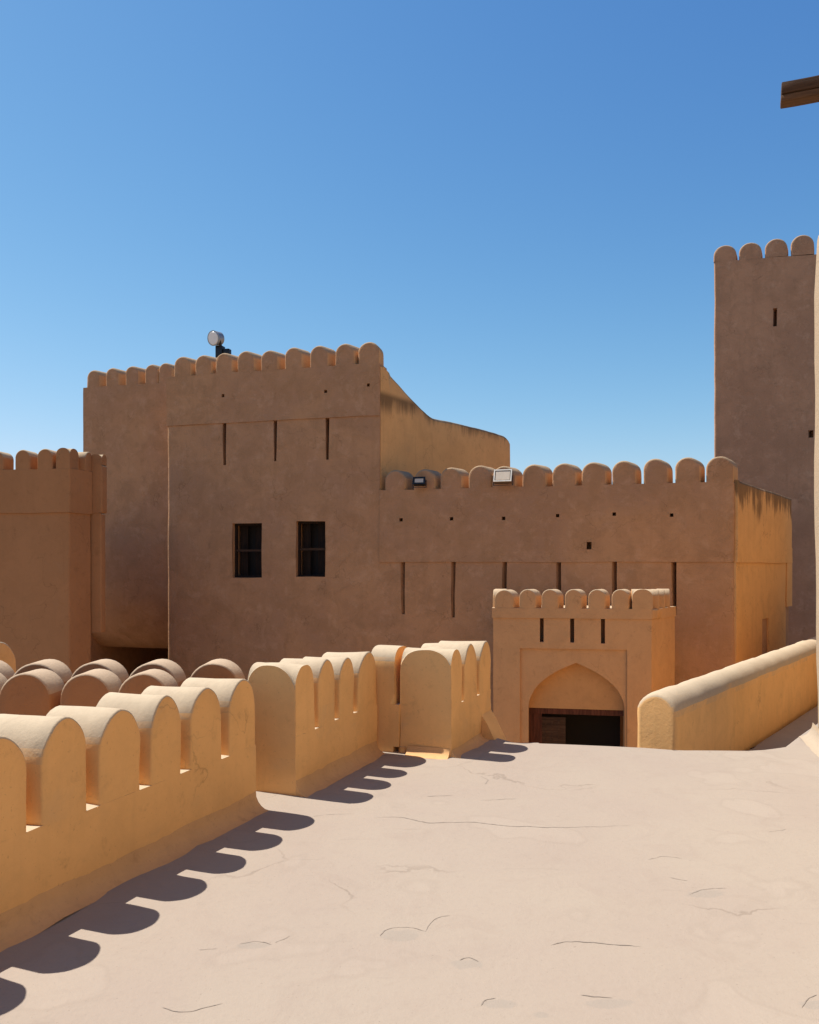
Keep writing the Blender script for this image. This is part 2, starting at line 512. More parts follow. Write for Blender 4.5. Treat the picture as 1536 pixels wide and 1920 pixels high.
def merlon_mb(xc, w, z0, zs, rise, y0, y1, r=0.022, sag=0.0, pw=2.0):
    """round-headed merlon with eased edges; sag lowers its crest towards the back"""
    m = MB()
    th = y1 - y0
    lay = [(0, r), (0.35 * r, 0.35 * r), (r, 0)]
    nmid = max(1, int(th / 0.1))
    for i in range(1, nmid):
        lay.append((r + (th - 2 * r) * i / nmid, 0))
    lay += [(th - r, 0), (th - 0.35 * r, 0.35 * r), (th, r)]
    rings = []
    for t, ins in lay:
        p = arch_profile(xc, w - 2 * ins, z0, zs, rise - ins, pw=pw)
        rings.append([(x, y0 + t, z - (sag * t / th if z > zs else 0)) for x, z in p])
    n = len(rings[0])
    vs = [v for rg in rings for v in rg]
    fs = []
    for k in range(len(rings) - 1):
        for i in range(n - 1):
            a = k * n + i
            fs.append([a, a + n, a + n + 1, a + 1])
    # end faces: rows between the two sides, cut into columns
    m.add(vs, fs)
    nc = max(2, round(w / 0.07))
    for rg, fl in ((rings[0], False), (rings[-1], True)):
        half = n // 2
        rows = [[Vector(rg[i]).lerp(Vector(rg[n - 1 - i]), k / nc) for k in range(nc + 1)] for i in range(half)]
        gv = [v for row in rows for v in row]
        gf = []
        for i in range(half - 1):
            for k in range(nc):
                a = i * (nc + 1) + k
                q = [a, a + 1, a + nc + 2, a + nc + 1]
                gf.append(q[::-1] if fl else q)
        if n % 2:
            gv.append(rg[half])
            for k in range(nc):
                a = (half - 1) * (nc + 1) + k
                q = [a, a + 1, len(gv) - 1]
                gf.append(q[::-1] if fl else q)
        m.add(gv, gf)
    return m

def groin_mb(x0, x1, y0, y1, z0, zs, rise, nx=18, ny=20):
    """corner merlon whose two barrel heads cross: arched on its face and on its end"""
    m = MB()
    def arc(t):
        t = abs(2 * t - 1)
        return max(0.0, 1 - t ** 2.25) ** (1 / 2.25)
    def spread(i, n):
        return 0.5 - 0.5 * math.cos(math.pi * i / n)
    P = lambda u, v: (x0 + (x1 - x0) * spread(round(u * nx), nx), y0 + (y1 - y0) * spread(round(v * ny), ny),
                      zs + rise * max(arc(spread(round(u * nx), nx)), arc(spread(round(v * ny), ny))))
    m.quad_grid(P, nx, ny)
    def skirt(fn, n, fl):
        m.quad_grid(lambda u, v: (lambda p: (p[0], p[1], z0 + (p[2] - z0) * v))(fn(u)), n, 1, fl)
    skirt(lambda u: P(u, 0), nx, False)
    skirt(lambda u: P(u, 1), nx, True)
    skirt(lambda u: P(0, u), ny, True)
    skirt(lambda u: P(1, u), ny, False)
    return m

def cove_mb(x0, x1, y0, h, d, z0=0.0, n=5, step=0.15, endcap=True):
    """concave skirting along a wall foot: from height h on the face to distance d on the floor (towards -y)"""
    m = MB()
    prof = []
    for i in range(n + 1):
        a = math.pi / 2 * i / n
        prof.append((y0 - d + d * math.cos(a), z0 + h - h * math.sin(a)))
    k = max(1, round((x1 - x0) / step))
    m.quad_grid(lambda u, v: (x0 + (x1 - x0) * u, prof[round(v * n)][0], prof[round(v * n)][1]), k, n, True)
    for x, fl in ((x0, False), (x1, True)):
        vs = [(x, y, z) for y, z in prof] + [(x, y0, z0)]
        f = list(range(len(vs)))
        m.add(vs, [f[::-1] if fl else f])
    return m

Z_SLOT, Z_SPR, Z_TOP = 0.415, 0.695, 0.892
RISE = Z_TOP - Z_SPR
TERR_Z0 = -2.6

# ------------------------------------------------------------------ setting: ground and terrace floors
g = MB()
S_ = 1500
g.quad_grid(lambda u, v: (-S_ + 2 * S_ * u, -S_ + 2 * S_ * v, 0), 40, 40)
go = g.build('ground', M['ground'])
go.location = (0, 0, -2.6)
go['kind'] = 'structure'

# outline of the terrace (plan), counter-clockwise
D1 = (0.3613, 0.9325)
def seg1_x(Z):
    return -3.102 + 0.3875 * Z
outline = [(-4.6, -3.0), (3.0, -3.0), (3.95, 7.0), (4.7, 8.7), (4.2, 8.42), (3.32, 7.27), (2.95, 7.09), (2.35, 7.10), (2.05, 7.22), (1.4, 7.36), (0.95, 7.44), (0.78, 7.72),
           (0.2, 7.75), (0.2, 7.42), (-0.95, 7.42), (-1.35, 6.05), (-1.35, 5.3), (-4.6, -2.2)]

def inside_poly(p, poly):
    c = False
    for i in range(len(poly)):
        a, b = poly[i], poly[i - 1]
        if (a[1] > p[1]) != (b[1] > p[1]) and p[0] < (b[0] - a[0]) * (p[1] - a[1]) / (b[1] - a[1]) + a[0]:
            c = not c
    return c

def floor_from_outline(name, poly, z, depth, mat, wob_amp=0.008, cut=0.16, lip=0.03):
    bm = bmesh.new()
    vs = [bm.verts.new((x, y, z)) for x, y in poly]
    f = bm.faces.new(vs)
    xs = [p[0] for p in poly]
    ys = [p[1] for p in poly]
    x = min(xs) + cut
    while x < max(xs):
        bmesh.ops.bisect_plane(bm, geom=bm.verts[:] + bm.edges[:] + bm.faces[:], plane_co=(x, 0, 0), plane_no=(1, 0, 0))
        x += cut
    y = min(ys) + cut
    while y < max(ys):
        bmesh.ops.bisect_plane(bm, geom=bm.verts[:] + bm.edges[:] + bm.faces[:], plane_co=(0, y, 0), plane_no=(0, 1, 0))
        y += cut
    rim = [e for e in bm.edges if len(e.link_faces) == 1]
    ret = bmesh.ops.extrude_edge_only(bm, edges=rim)
    for v in [q for q in ret['geom'] if isinstance(q, bmesh.types.BMVert)]:
        v.co.z = z - depth
    bm.normal_update()
    es = [e for e in bm.edges if len(e.link_faces) == 2 and e.calc_face_angle(0) > R(60) and abs(e.verts[0].co.z - z) < 1e-4 and abs(e.verts[1].co.z - z) < 1e-4]
    bmesh.ops.bevel(bm, geom=es, offset=lip, segments=3, profile=0.5, affect='EDGES')
    for v in bm.verts:
        if v.co.z > z - 0.2:
            n = noise.noise(Vector((v.co.x * 1.1, v.co.y * 1.1, 0))) + 0.15 * noise.noise(Vector((v.co.x * 3, v.co.y * 3, 5)))
            v.co.z += n * wob_amp
    bmesh.ops.recalc_face_normals(bm, faces=bm.faces)
    me = bpy.data.meshes.new(name)
    bm.to_mesh(me)
    bm.free()
    for p in me.polygons:
        p.use_smooth = True
    me.set_sharp_from_angle(angle=R(40))
    me.materials.append(mat)
    o = bpy.data.objects.new(name, me)
    COL.objects.link(o)
    o['kind'] = 'structure'
    return o
terrace = floor_from_outline('terrace_floor', outline, 0.0, 2.7, M['floor'])
lower = floor_from_outline('walkway', [(2.32, 7.12), (2.95, 7.13), (3.30, 7.31), (4.2, 8.46), (4.72, 8.74), (12, 8.7), (12, 16.0), (8.0, 15.0), (2.60, 7.90)], -0.6, 2.1, M['floor'])

def ribbon(pts, w, z, name, mat, jag=0.012, n=26):
    """a thin crack on the floor following points in plan"""
    P = []
    V = [Vector(p) for p in pts]
    for k in range(len(V) - 1):
        p0, p1, p2, p3 = V[max(k - 1, 0)], V[k], V[k + 1], V[min(k + 2, len(V) - 1)]
        for i in range(n):
            q = i / n
            P.append(0.5 * (2 * p1 + (p2 - p0) * q + (2 * p0 - 5 * p1 + 4 * p2 - p3) * q * q + (3 * p1 - p0 - 3 * p2 + p3) * q ** 3))
    P.append(Vector(pts[-1]))
    m = MB()
    vs = []
    for k, p in enumerate(P):
        d = (P[min(k + 1, len(P) - 1)] - P[max(k - 1, 0)]).normalized()
        nrm = Vector((-d.y, d.x))
        q = p + nrm * jag * (noise.noise(Vector((p.x * 9, p.y * 9, 2))) + 0.5 * noise.noise(Vector((p.x * 27, p.y * 27, 4))))
        ww = 0.55 * w * (0.35 + 0.9 * abs(noise.noise(Vector((p.x * 14, p.y * 14, 9))))) * min(1, 6 * k / len(P), 6 * (len(P) - 1 - k) / len(P) + 0.02)
        for sgn in (1, -1):
            r = q + nrm * ww * sgn
            zz = z + 0.008 * (noise.noise(Vector((r.x * 1.1, r.y * 1.1, 0))) + 0.15 * noise.noise(Vector((r.x * 3, r.y * 3, 5))))
            vs.append((r.x, r.y, zz))
    m.add(vs, [[2 * k, 2 * k + 1, 2 * k + 3, 2 * k + 2] for k in range(len(P) - 1)])
    o = m.build(name, mat, terrace)
    return o
def fl(px, py):
    d = EYE * F_PX / (py - HOR)
    return ((px - CX) / F_PX * d, d)
for pts, w in [
    ([(700, 1536), (750, 1533), (800, 1544), (880, 1543), (960, 1550), (1060, 1552), (1190, 1548)], 0.009),
    ([(1030, 1773), (1075, 1766), (1140, 1771), (1205, 1775)], 0.007),
    ([(303, 1890), (350, 1897), (420, 1882)], 0.006),
    ([(903, 1886), (912, 1877), (930, 1872)], 0.007),
    ([(712, 1757), (728, 1744), (765, 1739), (800, 1748)], 0.005),
    ([(800, 1748), (815, 1722), (845, 1716)], 0.005),
    ([(450, 1772), (480, 1766), (510, 1772)], 0.004),
    ([(1088, 1868), (1120, 1872), (1150, 1873)], 0.006),
    ([(1290, 1676), (1320, 1668), (1365, 1664)], 0.005),
    ([(1505, 1890), (1515, 1872), (1536, 1866)], 0.005),
    ([(585, 1531), (620, 1528), (665, 1527)], 0.004),
    ([(900, 1455), (915, 1462), (910, 1470)], 0.006),
    ([(800, 1493), (850, 1490)], 0.007),
    ([(900, 1500), (970, 1497)], 0.006),
    ([(1255, 1645), (1290, 1650)], 0.005),
    ([(860, 1800), (880, 1797), (895, 1806)], 0.005),
    ([(372, 1782), (410, 1778)], 0.004),
    ([(515, 1768), (545, 1757)], 0.004),
    ([(1215, 1612), (1245, 1606), (1280, 1610)], 0.004),
    ([(1440, 1560), (1475, 1556)], 0.004),
]:
    ribbon([fl(*p) for p in pts], w, 0.0016, 'crack', M['crack'])

# ------------------------------------------------------------------ parapets of the terrace
PAR = 'plaster parapets with round headed merlons'
def parapet(fr, label, x0, x1, cuts, th, z_low, mat, gap=0.085, groin_start=None, zs=Z_SPR, ztop=Z_TOP, zslot=Z_SLOT, cove=(0.11, 0.10), cove_x=None, sag=0.015, group=PAR, batter=0.0):
    """cuts: centres of the slots along local x"""
    t = thing('parapet_wall', label, 'parapet', fr, group)
    b = MB()
    b.box(x0, x1, 0, th, z_low, zslot, 0.08)
    bt = lambda c: Vector((c.x, c.y - batter * max(0, zslot - c.z) * (1 if c.y < th * 0.5 else 0), c.z)) if c.z > -0.05 else Vector((c.x, c.y - (batter * zslot if c.y < th * 0.5 else 0), c.z))
    b.build('wall', mat, t, 0.011, 2.4, warp=bt)
    edges = [x0] + [e for c in cuts for e in (c - gap / 2, c + gap / 2)] + [x1]
    for k in range(0, len(edges), 2):
        a, c = edges[k], edges[k + 1]
        dz = random.uniform(-0.02, 0.014)
        if k == 0 and groin_start:
            mb = groin_mb(a, c, 0, th, zslot, zs, ztop - zs)
        else:
            mb = merlon_mb((a + c) / 2, c - a, zslot, zs + dz, ztop - zs, 0, th, r=0.011, sag=sag, pw=1.86)
        mb.build('merlon', mat, t, 0.011, 2.4, angle=55)
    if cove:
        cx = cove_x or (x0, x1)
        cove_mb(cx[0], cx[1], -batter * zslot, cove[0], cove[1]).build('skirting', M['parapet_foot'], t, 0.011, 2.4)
    return t

f1 = Frame(seg1_x(5.40), 5.40, -68.82)
k1 = 1 / D1[1]
cuts1 = [(Z - 5.40) * k1 for Z in (1.60, 1.94, 2.29, 2.63, 2.98, 3.325, 3.673, 4.015, 4.37, 4.709, 5.065)]
p1 = parapet(f1, 'long ochre parapet along the left edge of the terrace, nearest to the viewer', (1.25 - 5.40) * k1, 0.0, cuts1, 0.42, TERR_Z0, M['parapet'])
def seg2_x(Z):
    return -2.99 + 0.3875 * Z
f2 = Frame(seg2_x(5.68), 5.68, -68.82)
cuts2 = [(Z - 5.68) * k1 for Z in (5.975, 6.305, 6.615)]
p2 = parapet(f2, 'middle ochre parapet beyond the gap, with a rounded end facing the viewer', 0.0, (7.0 - 5.68) * k1, cuts2, 0.39, TERR_Z0, M['parapet'], groin_start=True, gap=0.075)

# short cross wall with a notch and a drain at its foot, then the last stretch
XC, ZC = (846 - CX) / F_PX * 6.82, 6.82
f3 = Frame(XC, ZC, 20)
xc1 = -0.462
t3 = thing('parapet_wall', 'short notched cross wall joining two parapets above the small dark drain', 'parapet', f3, PAR)
b = MB()
dr0, dr1 = f3.s(737), f3.s(760)
b.block(f3.s(692), xc1 - 0.002, 0, 0.40, TERR_Z0, Z_SLOT, [(dr0, dr1, 0.005, 0.055, 0.3)], 0.12)
b.build('wall', M['parapet'], t3, 0.005, 2.2)
mb = MB()
mx0, mx1 = f3.s(694), f3.s(740)
mb.quad_grid(lambda u, v: (mx0 + (mx1 - mx0) * u,) + (lambda a: (0.18 - 0.18 * math.copysign(abs(math.cos(a)) ** 0.8, math.cos(a)), Z_SPR + 0.03 + (RISE - 0.03) * math.sin(a) ** 0.8))(math.pi * v), 4, 14)
mb.quad_grid(lambda u, v: (mx0 + (mx1 - mx0) * u, 0, Z_SLOT + (Z_SPR + 0.03 - Z_SLOT) * v), 4, 3)
mb.quad_grid(lambda u, v: (mx0 + (mx1 - mx0) * u, 0.36, Z_SLOT + (Z_SPR + 0.03 - Z_SLOT) * v), 4, 3, True)
for x, fl_ in ((mx0, True), (mx1, False)):
    vs = [(x, 0, Z_SLOT)] + [(x, 0.18 - 0.18 * math.copysign(abs(math.cos(a)) ** 0.8, math.cos(a)), Z_SPR + 0.03 + (RISE - 0.03) * math.sin(a) ** 0.8) for a in [math.pi * i / 14 for i in range(15)]] + [(x, 0.36, Z_SLOT)]
    mb.add(vs, [list(range(len(vs)))])
mb.build('merlon', M['parapet'], t3, 0.005, 2.2)
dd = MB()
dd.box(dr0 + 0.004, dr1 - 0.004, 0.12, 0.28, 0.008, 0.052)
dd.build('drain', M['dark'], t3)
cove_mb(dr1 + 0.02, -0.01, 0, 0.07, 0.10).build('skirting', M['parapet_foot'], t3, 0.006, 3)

f4 = Frame(XC, ZC, -67)
cuts4 = [f4.s(869), f4.s(898)]
xe = f4.s(921)
p4 = parapet(f4, 'last short ochre parapet in front of the gateway, ending in a sloping toe', 0.0, xe, cuts4, 0.46, TERR_Z0, M['parapet'], groin_start=True, gap=0.07, cove=(0.06, 0.09))
wdg = MB()
tz = [(0.0, 0.22), (-0.05, 0.15), (-0.11, 0.03), (-0.19, -0.12), (-0.26, -0.25), (-0.26, -0.6), (0.0, -0.6)]
wdg.add([(x, y, z) for x in (xe - 0.30, xe) for y, z in tz], [list(range(7)), list(range(13, 6, -1))] + [[i, (i + 1) % 7, 7 + (i + 1) % 7, 7 + i] for i in range(7)])
wdg.build('buttress', M['buttress'], p4, 0.004, 3)

# parapets beyond the near one: two rows of broad barrel-headed merlons over a side passage
ROW = 'broad barrel headed merlons left of the terrace'
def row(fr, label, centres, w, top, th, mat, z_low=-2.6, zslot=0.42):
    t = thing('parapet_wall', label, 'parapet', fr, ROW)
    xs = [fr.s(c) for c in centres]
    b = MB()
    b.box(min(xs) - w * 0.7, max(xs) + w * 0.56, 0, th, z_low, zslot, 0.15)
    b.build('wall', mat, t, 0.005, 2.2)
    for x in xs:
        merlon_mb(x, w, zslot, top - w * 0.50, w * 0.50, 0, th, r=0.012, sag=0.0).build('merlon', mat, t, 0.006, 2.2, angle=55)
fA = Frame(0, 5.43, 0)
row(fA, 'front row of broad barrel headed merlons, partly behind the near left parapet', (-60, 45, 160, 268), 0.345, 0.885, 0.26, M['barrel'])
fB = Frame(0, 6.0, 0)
row(fB, 'rear row of barrel headed merlons, below the dark gap between turret and building', (-45, 65, 175, 285, 400), 0.375, 0.887, 0.26, M['barrel'])
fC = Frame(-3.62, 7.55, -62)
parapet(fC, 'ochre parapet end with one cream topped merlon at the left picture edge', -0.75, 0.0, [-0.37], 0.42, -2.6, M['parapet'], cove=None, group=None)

# low wall along the sunken walkway on the right
fD = Frame(2.595, 7.945, -53.2)
tD = thing('walkway_wall', 'smooth low wall with rounded pale top running away on the right', 'wall', fD)
lw, thD, zt, zsD = 9.0, 0.42, 0.345, 0.125
b = MB()
prof = [(0, -2.6), (0, -0.62), (0, -0.3), (0, 0.0), (0, zsD)]
for i in range(1, 12):
    a = math.pi * i / 12
    prof.append((thD / 2 - thD / 2 * math.cos(a), zsD + (zt - zsD) * math.sin(a)))
prof += [(thD, zsD), (thD, 0.0), (thD, -0.62), (thD, -2.6)]
npf = len(prof)
RE = 0.05
cols = [RE * (1 - math.cos(math.pi / 2 * k / 6)) for k in range(7)]
cols += [RE + (lw - RE) * k / 74 for k in range(1, 75)]
rows_ = []
for x in cols:
    q = max(0.0, 1 - x / RE)
    ins = RE * (1 - math.sqrt(max(0.0, 1 - q * q)))
    rows_.append([(x, y + ins * (1 if y < thD / 2 else -1) * min(1.0, abs(y - thD / 2) / (thD / 2)),
                   z - (ins * max(0.0, z - zsD) / (zt - zsD))) for y, z in prof])
b.add([p for r_ in rows_ for p in r_],
      [[a * npf + k, (a + 1) * npf + k, (a + 1) * npf + k + 1, a * npf + k + 1] for a in range(len(cols) - 1) for k in range(npf - 1)])
b.add(rows_[0], [list(range(npf))[::-1]])
b.add(rows_[-1], [list(range(npf))])
b.build('wall', M['parapet'], tD, 0.012, 2.6, angle=60)

# ------------------------------------------------------------------ the fort building
PHI = 15.0
fF = Frame(4.73, 14.84, PHI)
S, ZZ = fF.s, fF.z
xL, xM, xR = S(313), S(712), S(1378)
z0 = -2.6
SHEAR = math.tan(R(24))
fort = thing('fort_building', 'brown mud plastered fort building with battlements spanning the middle of the view', 'building', fF)
zbr = ZZ(1050, 1054)        # foot of the right upper band
zbl = ZZ(510, 789)          # foot of the left upper band
zmr = 1.6 + 2.17 * 0.685    # merlon seat, right
zmr = ZZ(1050, 911)
zml = ZZ(510, 694)
DEP = 3.3
sh = lambda c: Vector((c.x + (SHEAR * c.y if c.y > 0 else 0), c.y, c.z))
def hole(px, w, ya, yb, depth=0.3, taper=0.0, zlim=None):
    x = S(px)
    sc = (fF.o[1] + x * fF.e[1]) / F_PX
    za, zb_ = ZZ(px, yb), ZZ(px, ya)
    if zlim is not None:
        zb_ = zlim
    return (x - w * sc / 2, x + w * sc / 2, za, zb_, depth, taper)
slots_r = [hole(756, 8.5, 1056, 1152, 1.2, 0.012, zbr), hole(850, 8.5, 1056, 1158, 1.2, 0.012, zbr), hole(946, 8.5, 1056, 1150, 1.2, 0.0, zbr),
           hole(1048, 9, 1056, 1150, 1.2, 0.0, zbr), hole(1153, 9, 1056, 1150, 1.2, 0.0, zbr), hole(1264, 9.5, 1054, 1152, 1.2, 0.008, zbr)]
win_px = [(436, 491, 981, 1083), (555, 610, 977, 1082)]
wins = []
for a, b_, c, d in win_px:
    wins.append((S(a), S(b_), ZZ((a + b_) / 2, d), ZZ((a + b_) / 2, c), 0.45))
slots_l = [hole(421, 7.5, 790, 872, 1.2, 0.012, zbl), hole(516, 7.5, 790, 865, 1.2, 0.016, zbl), hole(614, 8, 786, 862, 1.2, 0.016, zbl)]
# windows straddle the seam, so the lower wall of the left half runs up to the band and the right half stops at its band
b = MB()
b.block(xM, xR, 0, DEP, z0, zbr, slots_r, 0.3)
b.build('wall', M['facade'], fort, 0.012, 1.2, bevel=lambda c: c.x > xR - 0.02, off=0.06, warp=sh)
b = MB()
b.block(xL, xM, 0, 1.3, z0, zbl, wins + slots_l, 0.3)
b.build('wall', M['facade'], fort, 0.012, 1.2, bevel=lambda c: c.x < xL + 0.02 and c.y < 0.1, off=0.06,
        warp=None)
# upper bands, 25 mm proud
PR = 0.022
peep_r = [hole(px, 6.5, y - 3.2, y + 3.2, 0.25) for px, y in ((752, 975), (847, 973), (945, 972), (1046, 967), (1152, 964), (1260, 966))] + [hole(1105, 9, 1016, 1030, 0.3)]
b = MB()
b.block(xM + 0.003, xR, -PR, 0.45, zbr + 0.002, zmr, peep_r, 0.25)
b.build('parapet_band', M['facade'], fort, 0.012, 1.2, bevel=lambda c: c.x > xR - 0.02, off=0.05)
b = MB()
b.box(xM + 0.5, xR - 0.1, 0.46, DEP - 0.05, zbr + 0.004, zbr + 0.35, 0.5)
b.build('roof', M['roof'], fort, warp=sh)
peep_l = [hole(px, 6, y - 3, y + 3, 0.25) for px, y in ((419, 742), (611, 734), (691, 722))]
b = MB()
xl2 = xM
b.block(xL, xl2, -PR, 0.5, zbl + 0.002, zml, peep_l, 0.25)
b.build('parapet_band', M['facade'], fort, 0.012, 1.2, bevel=lambda c: c.x > xl2 - 0.02 and c.y < 0.1, off=0.04)

def merlons(fr, parent, spec, zseat, y0, th, mat, wpx, r=0.03, wob_=0.012, shear=0.0, xmax=1e9, xmin=-1e9, bounce_mat=None):
    """spec: (px of centre, py of top)"""
    for px, py in spec:
        x = fr.s(px, y0)
        d = fr.o[1] + y0 * fr.n[1] + x * fr.e[1]
        w = (wpx if not isinstance(wpx, dict) else wpx.get(px, wpx[0])) * d / F_PX
        top = fr.z(px, py, y0)
        x = max(min(x, xmax - w / 2), xmin + w / 2)
        mm = merlon_mb(x, w, zseat, top - w * 0.48, w * 0.48, y0, y0 + th, r=r)
        if shear and x + w / 2 < xmax - 1e-4:
            mm.v = [(a + shear * (b - y0), b, c) for a, b, c in mm.v]
        o = mm.build('merlon', mat, parent, wob_, 1.2, angle=55)
        if bounce_mat:
            o.data.materials.append(bounce_mat)
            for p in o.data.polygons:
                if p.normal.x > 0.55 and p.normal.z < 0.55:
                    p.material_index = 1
merlons(fF, fort, [(740, 881), (795, 880), (845, 876), (899, 873), (944, 874), (1001, 870), (1057, 868), (1112, 866), (1169, 864), (1229, 860), (1289, 857), (1349, 855)],
        zmr, -PR, 0.34, M['facade'], {0: 44, 740: 40, 795: 41, 845: 41, 1349: 49, 944: 45}, shear=math.tan(R(20)), xmax=xR, bounce_mat=M['merlon_bounce'])
merlons(fF, fort, [(341, 668), (380, 665), (419, 662), (460, 658), (504, 656), (549, 651), (597, 648), (646, 644), (694, 641)],
        zml, -PR, 0.34, M['facade'], {0: 34.5, 694: 42, 597: 37, 646: 38}, shear=math.tan(R(20)), xmax=xM, xmin=xL, bounce_mat=M['merlon_bounce'])

# sunlit-from-below flank of the high part, with its swept coping
x6, zc = xM, None
fS = Frame(fF.o[0] + xM * fF.e[0], fF.o[1] + xM * fF.e[1], PHI - 72 + 0.0)
# direction of the flank: 34 degrees right of straight ahead
fS = Frame(fF.o[0] + (xM + 0.0) * fF.e[0], fF.o[1] + (xM + 0.0) * fF.e[1], -(90 - 33))
def flank(parent, fr, prof_px, th, zlow, mat, name, x_start=0.0, holes=()):
    """prof_px: (px, py) along the coping"""
    P = [(fr.s(px), fr.z(px, py)) for px, py in prof_px]
    P[0] = (x_start, P[0][1])
    m = MB()
    def top(x):
        for (a, za), (c, zc_) in zip(P, P[1:]):
            if x <= c:
                t = max(0, (x - a) / (c - a))
                return za + (zc_ - za) * t
        return P[-1][1]
    L = P[-1][0]
    nx, nz = max(8, int(L / 0.12)), 14
    m.quad_grid(lambda u, v: (x_start + (L - x_start) * u, 0, zlow + (top(x_start + (L - x_start) * u) - zlow) * v), nx, nz)
    m.quad_grid(lambda u, v: (x_start + (L - x_start) * u, th, zlow + (top(x_start + (L - x_start) * u) - zlow) * v), nx, nz, True)
    m.quad_grid(lambda u, v: (x_start + (L - x_start) * u, th * v, top(x_start + (L - x_start) * u)), nx, 3)
    m.quad_grid(lambda u, v: (x_start, th * u, zlow + (top(x_start) - zlow) * v), 3, nz, True)
    m.quad_grid(lambda u, v: (L, th * u, zlow + (top(L) - zlow) * v), 3, nz)
    return m.build(name, mat, parent, 0.012, 1.3, bevel=lambda c: c.z > zlow + 0.3 and c.y < 0.01 and c.x > x_start + 0.3, off=0.06)
fl_e = thing('flank_wall', 'orange plastered flank wall with swept down coping behind the battlements', 'wall', fS)
# sweep points (px, py)
sweep = [(712, 686), (719, 687), (722, 691), (735, 704), (752, 723), (772, 746), (793, 768), (812, 783), (830, 787), (860, 793), (900, 803), (930, 811), (946, 817), (953, 822), (958, 832)]
zst = fS.z(870, 795)
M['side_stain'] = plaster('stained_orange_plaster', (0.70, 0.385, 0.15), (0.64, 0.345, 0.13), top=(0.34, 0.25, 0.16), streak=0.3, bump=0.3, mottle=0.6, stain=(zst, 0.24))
flank(fl_e, fS, sweep, 0.45, -2.6, M['side_stain'], 'wall', x_start=0.03)

# right flank of the low part: orange, with overhanging upper storey
x0r, y0r = fF.o[0] + xR * fF.e[0], fF.o[1] + xR * fF.e[1]
fT = Frame(x0r, y0r, -(90 - 39.5))
zst2 = fT.z(1430, 915)
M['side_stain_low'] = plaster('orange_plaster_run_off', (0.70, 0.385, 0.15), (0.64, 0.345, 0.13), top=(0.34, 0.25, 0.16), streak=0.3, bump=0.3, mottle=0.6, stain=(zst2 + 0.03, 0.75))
annex = thing('flank_wall', 'orange end wall with a narrow doorway and black run off stains, right of the battlements', 'wall', fT)
LR = fT.s(1482)
LR2 = fT.s(1472)
m = MB()
zb2 = fT.z(1430, 1055)
dxa, dxb = fT.s(1428), fT.s(1440)
m.block(0.02, LR2, -0.015, 0.4, -2.6, zb2, [(dxa, dxb, fT.z(1434, 1232), fT.z(1434, 1160), 0.3)], 0.3)
m.build('wall', M['side'], annex, 0.010, 1.3)
m = MB()
zf = fT.z(1482, 1136)
ztop0, ztop1 = fT.z(1382, 901), fT.z(1480, 934)
nx = 26
tp = lambda x: ztop0 + (ztop1 - ztop0) * x / LR
m.quad_grid(lambda u, v: (0.02 + (LR - 0.02) * u, -0.045, zb2 + (tp(LR * u) - zb2) * v), nx, 8)
m.quad_grid(lambda u, v: (0.02 + (LR - 0.02) * u, -0.045 + 0.45 * v, tp(LR * u)), nx, 3)
m.quad_grid(lambda u, v: (0.02 + (LR - 0.02) * u, 0.405, zb2 + (tp(LR * u) - zb2) * v), nx, 8, True)
m.quad_grid(lambda u, v: (LR, -0.045 + 0.45 * u, zb2 + (tp(LR) - zb2) * v), 3, 8)
m.quad_grid(lambda u, v: (0.02, -0.045 + 0.45 * u, zb2 + (tp(0) - zb2) * v), 3, 8, True)
m.quad_grid(lambda u, v: (0.02 + (LR - 0.02) * u, -0.045 + 0.45 * v, zb2), nx, 3, True)
m.build('parapet_band', M['side_stain_low'], annex, 0.010, 1.3, bevel=lambda c: c.z > zb2 + 0.3 and c.y < 0 and c.x > 0.1, off=0.05)
m = MB()
m.block(LR2 + 0.003, LR, -0.04, 0.4, zf, zb2 - 0.003, (), 0.3)
m.build('bracket', M['side'], annex, 0.006, 1.3)
m = MB()
m.box(dxa + 0.006, dxb - 0.006, 0.035, 0.09, fT.z(1434, 1231), fT.z(1434, 1161))
m.build('door', M['window_wood'], annex)

# windows
for (a, b_, c, d, dp), lab in zip(wins, ('', '')):
    m = MB()
    w_ = b_ - a
    fw = 0.045
    y_ = 0.10
    m.box(a + 0.004, a + fw, y_, y_ + 0.07, c + 0.004, d - 0.004)
    m.box(b_ - fw, b_ - 0.004, y_, y_ + 0.07, c + 0.004, d - 0.004)
    m.box(a + fw + 0.001, b_ - fw - 0.001, y_, y_ + 0.07, d - fw, d - 0.004)
    m.box(a + fw + 0.001, b_ - fw - 0.001, y_, y_ + 0.07, c + 0.004, c + fw)
    fro = m.build('window', M['window_wood'], fort)
    m = MB()
    m.box(a + fw, b_ - fw, y_ + 0.01, y_ + 0.06, (c + d) / 2 - 0.022, (c + d) / 2 + 0.022)
    m.build('crossbar', M['old_wood'], fro)
    m = MB()
    for i in range(2):
        xm = a + fw + 0.002 + i * (w_ * 0.52)
        m.box(xm, xm + w_ * 0.26, y_ + 0.17, y_ + 0.19, c + fw, d - fw)
    m.build('shutter', M['window_wood'], fro)
    m = MB()
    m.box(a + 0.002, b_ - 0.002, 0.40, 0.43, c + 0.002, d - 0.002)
    m.build('dark_backing', M['dark'], fro)  # near-black board in place of the unlit room behind

